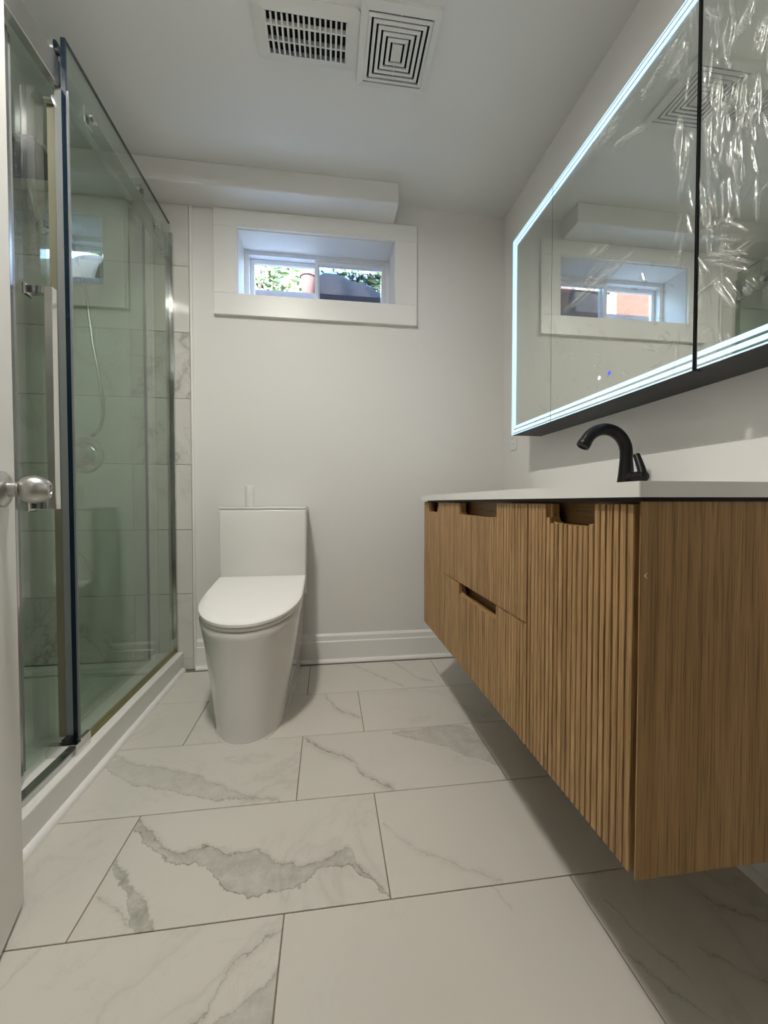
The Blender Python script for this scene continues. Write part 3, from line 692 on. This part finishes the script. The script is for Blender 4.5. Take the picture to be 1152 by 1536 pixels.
# countertop with undermounted basin
hx, hy = .635, 1.105
outer = rrect(.670, 1.1085, .268, .6285, .003, 6); inner = rrect(hx, hy, .150, .225, .04, 6)
bm = loft([[(x, y, .847) for x, y in inner], [(x, y, .847) for x, y in outer], [(x, y, .826) for x, y in outer], [(x, y, .826) for x, y in inner], [(x, y, .847) for x, y in inner]], False, False)
bmesh.ops.remove_doubles(bm, verts=bm.verts[:], dist=1e-5)
tag(obj('countertop', bm, 'quartz'), 'thin white quartz countertop on the oak vanity', 'countertop')
bs = obj('basin', loft([[(x, y, z) for x, y in rrect(hx, hy, a, b, r_, 6)] for a, b, r_, z in ((.152, .227, .042, .8255), (.150, .225, .045, .80), (.135, .21, .05, .74), (.10, .17, .05, .722), (.02, .02, .015, .718))], False, True), 'ceramic', van, True)
obj('drain', lathe([(0, .022), (.003, .022), (.004, .018), (.004, 0)], (hx, hy, .7185), (0, 0, 1), 24), 'black', bs, True)
settle(van)
tag(obj('backsplash', B((XR - .0145, XR - .002, VY0 - .01, VY1 + .012, .8475, .958), bevel=.0012), 'quartz'), 'white quartz backsplash upstand behind the black faucet', 'backsplash')

# faucet
fX, fY, fZ = .8445, 1.062, .8472
fc = thing('faucet', 'matte black gooseneck basin faucet with side lever', 'faucet', (fX, fY, fZ))
obj('base_ring', lathe([(0, .028), (.004, .028), (.005, .026)], (fX, fY, fZ), (0, 0, 1), 32), 'black', fc, True)
R_ = .067; zc = .958
path = [(fX, fY, fZ + .004), (fX, fY, fZ + .02), (fX, fY, fZ + .05), (fX, fY, fZ + .08), (fX, fY, .942), (fX, fY, .952)]
rad = [.027, .0245, .0205, .0180, .0168, .0165]
for k in range(0, 17):
    a = math.radians(152 * k / 16); path.append((fX - R_ + R_ * math.cos(a), fY, zc + R_ * math.sin(a))); rad.append(.0165)
obj('spout', tube(path, rad, 24), 'black', fc, True)
tip = Vector(path[-1]); td = (Vector(path[-1]) - Vector(path[-2])).normalized()
obj('aerator', lathe([(-.001, .0170), (.002, .0178), (.016, .0180), (.018, .0165), (.018, .012), (.015, .012), (.015, 0)], tip, td, 24), 'black', fc, True)
lv = obj('lever_hub', lathe([(.008, .0150), (.036, .0150), (.0365, .014), (.038, .014), (.0385, .0155), (.064, .0158), (.071, .013), (.074, .007), (.0743, 0)], (fX, fY, .888), (0, -1, 0), 28), 'black', fc, True)
obj('lever', tube([(fX, fY - .062, .890), (fX + .001, fY - .057, .908), (fX + .002, fY - .046, .930), (fX + .003, fY - .035, .950), (fX + .003, fY - .034, .952)], [.0125, .0105, .0095, .0088, .005], 16), 'black', lv, True)
settle(fc)

# ------------------------------------------------------------------ mirror cabinet
MX, MY0, MY1, MZ0, MZ1 = .800, .490, 1.702, 1.110, 1.945
mc = thing('mirror_cabinet', 'wide black three-door mirror cabinet with lit edges', 'mirror cabinet', (.87, 1.096, MZ0))
obj('body', B((MX + .018, XR - .002, MY0, MY1, MZ0, MZ1), bevel=.001), 'blackbox', mc)
def strips(y0, y1, left, right):
    """nested light lines along top, bottom and the outer side (left = far end)"""
    bm = bmesh.new(); x0, x1 = MX - .0008, MX + .0005
    for a, b in ((.0010, .0034), (.0092, .0190), (.0256, .0360)):
        ya, yb = (y0 + a if right else y0 + .0015), (y1 - a if left else y1 - .0015)
        ia, ib = (y0 + b if right else y0 + .0015), (y1 - b if left else y1 - .0015)
        za, zb, wa, wb = MZ0 + a, MZ0 + b, MZ1 - a, MZ1 - b
        quads = [[(ya, za), (yb, za), (ib, zb), (ia, zb)], [(ya, wa), (yb, wa), (ib, wb), (ia, wb)]]
        if left: quads.append([(yb, za), (yb, wa), (ib, wb), (ib, zb)])
        if right: quads.append([(ya, za), (ya, wa), (ia, wb), (ia, zb)])
        for qd in quads: loft([[(x0, y, z) for y, z in qd], [(x1, y, z) for y, z in qd]], bm=bm)
    return bm
def film(y0, y1, streaks, soft=.0012, seed=1, st=.0025):
    g = np.random.default_rng(seed)
    ny, nz = int((y1 - y0) / st), int((MZ1 - MZ0) / st)
    ys = np.linspace(y0, y1, ny + 1); zz = np.linspace(MZ0, MZ1, nz + 1)
    Yg, Zg = np.meshgrid(ys, zz, indexing='ij'); H = np.zeros_like(Yg)
    for k in range(26):
        kx, kz, ph = g.normal() * 60, g.normal() * 24, g.random() * 6.28
        H += soft / 4 * np.sin(kx * Yg + kz * Zg + ph)
    H -= H.min() * .4; K = np.zeros_like(H)
    for (ya, za, yb, zb, w, amp, cv) in streaks:
        L = math.hypot(yb - ya, zb - za) / 2 + 1e-6; cy, cz = (ya + yb) / 2, (za + zb) / 2
        ca_, sa_ = (yb - ya) / 2 / L, (zb - za) / 2 / L
        s = (Yg - cy) * ca_ + (Zg - cz) * sa_
        t_ = -(Yg - cy) * sa_ + (Zg - cz) * ca_ + cv * (s * s - L * L * .3) + .0006 * np.sin(s * 70 + cy * 500)
        win = np.clip(1 - (s / L) ** 2, 0, 1) * (1 + .15 * np.sin(s * 210 + cz * 900))
        H += amp / (1 + (t_ / w) ** 2) ** 1.5 * win
        K = np.maximum(K, amp / .004 * np.exp(-((t_ - w * .6) / (w * .5)) ** 2) * win)  # white sheen painted along one flank of each fold
    edge = np.minimum(np.minimum(Yg - y0, y1 - Yg), np.minimum(Zg - MZ0, MZ1 - Zg)); H *= np.clip(edge / .006, 0, 1)
    X = MX - .0022 - np.clip(H, 0, .014)
    co = np.stack([X, Yg, Zg], -1).reshape(-1, 3)
    idx = np.arange((ny + 1) * (nz + 1)).reshape(ny + 1, nz + 1)
    f = np.stack([idx[:-1, :-1], idx[1:, :-1], idx[1:, 1:], idx[:-1, 1:]], -1).reshape(-1, 4)
    me = bpy.data.meshes.new('protective_film'); me.from_pydata(co.tolist(), [], f.tolist())
    for p in me.polygons: p.use_smooth = True
    at = me.attributes.new('crease', 'FLOAT', 'POINT'); at.data.foreach_set('value', np.clip(K, 0, 1).astype(np.float32).ravel())
    me.materials.append(M['film']); return me
def rs(n, y, z, ang, L, w, amp, seed):
    """n random creases: centre range y, z; direction range; half length, width and height ranges"""
    g = np.random.default_rng(seed); U = lambda r: r[0] + (r[1] - r[0]) * g.random(); out = []
    for _ in range(n):
        cy, cz, a, l = U(y), U(z), U(ang), U(L)
        out.append((cy - l * math.cos(a), cz - l * math.sin(a), cy + l * math.cos(a), cz + l * math.sin(a), U(w), U(amp), g.normal() * .25))
    return out
def bundle(lines, n, spread, w, amp, seed):
    """each drawn crease gets a few fainter neighbours"""
    g = np.random.default_rng(seed); out = []
    for (ya, za, yb, zb) in lines:
        for k in range(n):
            dy, dz = g.normal() * spread, g.normal() * spread; q = .6 + .4 * g.random()
            out.append((ya + dy, za + dz, ya + (yb - ya) * q + dy, za + (zb - za) * q + dz, w * (.8 + .5 * g.random()), amp * (.6 + .7 * g.random()), g.normal() * .15))
    return out
def mdoor(y0, y1, left, right, streaks, soft, seed, st):
    d = obj('door', B((MX, MX + .0175, y0, y1, MZ0, MZ1)), 'mirror', mc)
    obj('door_back', B((MX + .004, MX + .0179, y0 - .0007, y1 + .0007, MZ0 - .0007, MZ1 + .0007)), 'blackbox', d)
    obj('led_strip', strips(y0, y1, left, right), 'led', d)
    link('protective_film', film(y0, y1, streaks, soft, seed, st), None, d)
    return d
V = PI / 2
wn_ = (.0020, .0034)
d1 = mdoor(1.390, MY1, True, False, rs(20, (1.395, 1.43), (1.13, 1.75), (V - .25, V + .25), (.01, .05), wn_, (.0008, .002), 1) + rs(12, (1.42, 1.68), (1.12, 1.6), (0, 3.1), (.01, .04), wn_, (.0006, .0014), 2), .0003, 3, .003)
d2 = mdoor(.808, 1.387, False, False,
    bundle([(1.313, 1.465, .968, 1.478), (1.29, 1.47, 1.0, 1.50), (1.173, 1.579, 1.112, 1.581), (1.147, 1.556, 1.055, 1.554), (1.25, 1.49, 1.02, 1.53)], 3, .006, .0024, .0030, 4)
    + bundle([(.851, 1.706, .848, 1.592), (.849, 1.66, .848, 1.60)], 4, .002, .0022, .0034, 14)
    + bundle([(1.118, 1.867, 1.062, 1.855), (1.028, 1.816, .921, 1.767), (1.075, 1.811, .998, 1.782), (.892, 1.821, .83, 1.846), (.874, 1.833, .839, 1.87), (.914, 1.906, .875, 1.895), (.965, 1.861, .95, 1.863), (.976, 1.855, .823, 1.895), (1.2, 1.90, .95, 1.87)], 4, .008, .0024, .0034, 15)
    + bundle([(.962, 1.411, .943, 1.347), (.899, 1.229, .873, 1.20), (.95, 1.22, .87, 1.17), (1.385, 1.473, 1.353, 1.39)], 3, .005, .0024, .0028, 16)
    + rs(60, (.82, 1.38), (1.14, 1.42), (-1.2, 1.2), (.004, .016), wn_, (.001, .0026), 6) + rs(26, (.812, .86), (1.15, 1.93), (V - .3, V + .3), (.02, .07), wn_, (.001, .003), 7), .0003, 8, .0025)
d3 = mdoor(MY0, .797, False, True,
    bundle([(.79, 1.857, .751, 1.787), (.731, 1.789, .743, 1.725), (.692, 1.769, .743, 1.712), (.708, 1.657, .718, 1.507), (.73, 1.647, .747, 1.584), (.783, 1.671, .774, 1.484), (.687, 1.562, .692, 1.51), (.721, 1.548, .723, 1.433), (.741, 1.347, .733, 1.295), (.667, 1.716, .689, 1.631), (.76, 1.70, .77, 1.60), (.70, 1.62, .69, 1.52), (.71, 1.50, .705, 1.42)], 4, .005, .0020, .0036, 9)
    + bundle([(.77, 1.33, .654, 1.239), (.692, 1.247, .673, 1.222), (.78, 1.35, .70, 1.30), (.76, 1.29, .70, 1.19)], 6, .008, .0024, .0034, 17)
    + rs(110, (.50, .79), (1.36, 1.93), (V - .25, V + .15), (.01, .06), (.0016, .0028), (.0015, .0040), 10) + rs(60, (.755, .796), (1.14, 1.93), (V - .3, V + .3), (.008, .04), (.0016, .0026), (.0012, .0034), 11)
    + rs(40, (.50, .79), (1.14, 1.42), (-1.3, 1.3), (.01, .06), wn_, (.0012, .003), 12), .0007, 13, .002)
obj('touch_button', lathe([(0, .0062), (.0006, .0060), (.0007, 0)], (MX - .0002, 1.079, 1.189), (-1, 0, 0), 20), 'bluebtn', d2)
bm = lathe([(0, .0058), (.0006, .0056), (.0007, 0)], (MX - .0002, 1.122, 1.188), (-1, 0, 0), 20); tb = obj('touch_button', bm, 'whitebtn', d2)
for a, b, c_, d_ in ((-.0028, .0028, .0014, .0024), (-.0028, .0028, -.0024, -.0014), (-.0008, .0008, -.0006, .0006)):
    bmx = B((MX - .0012, MX - .0008, 1.122 + a, 1.122 + b, 1.188 + c_, 1.188 + d_)); obj('button_mark', bmx, 'bluebtn', mc)
settle(mc)

# outlet
out = thing('wall_outlet', 'white wall outlet below the mirror cabinet corner', 'outlet', (XR, 1.975, 1.125))
obj('cover_plate', B((XR - .005, XR, 1.940, 2.010, 1.082, 1.168), bevel=.002, seg=2), 'plastic', out)
obj('receptacle', B((XR - .007, XR - .004, 1.958, 1.992, 1.095, 1.155), bevel=.001), 'trim', out)
for z in (1.108, 1.138):
    for y in (1.969, 1.981): obj('slot_shade', B((XR - .0075, XR - .0065, y - .001, y + .001, z, z + .008)), 'dark', out)  # shade of the openings painted on as dark slivers
settle(out)
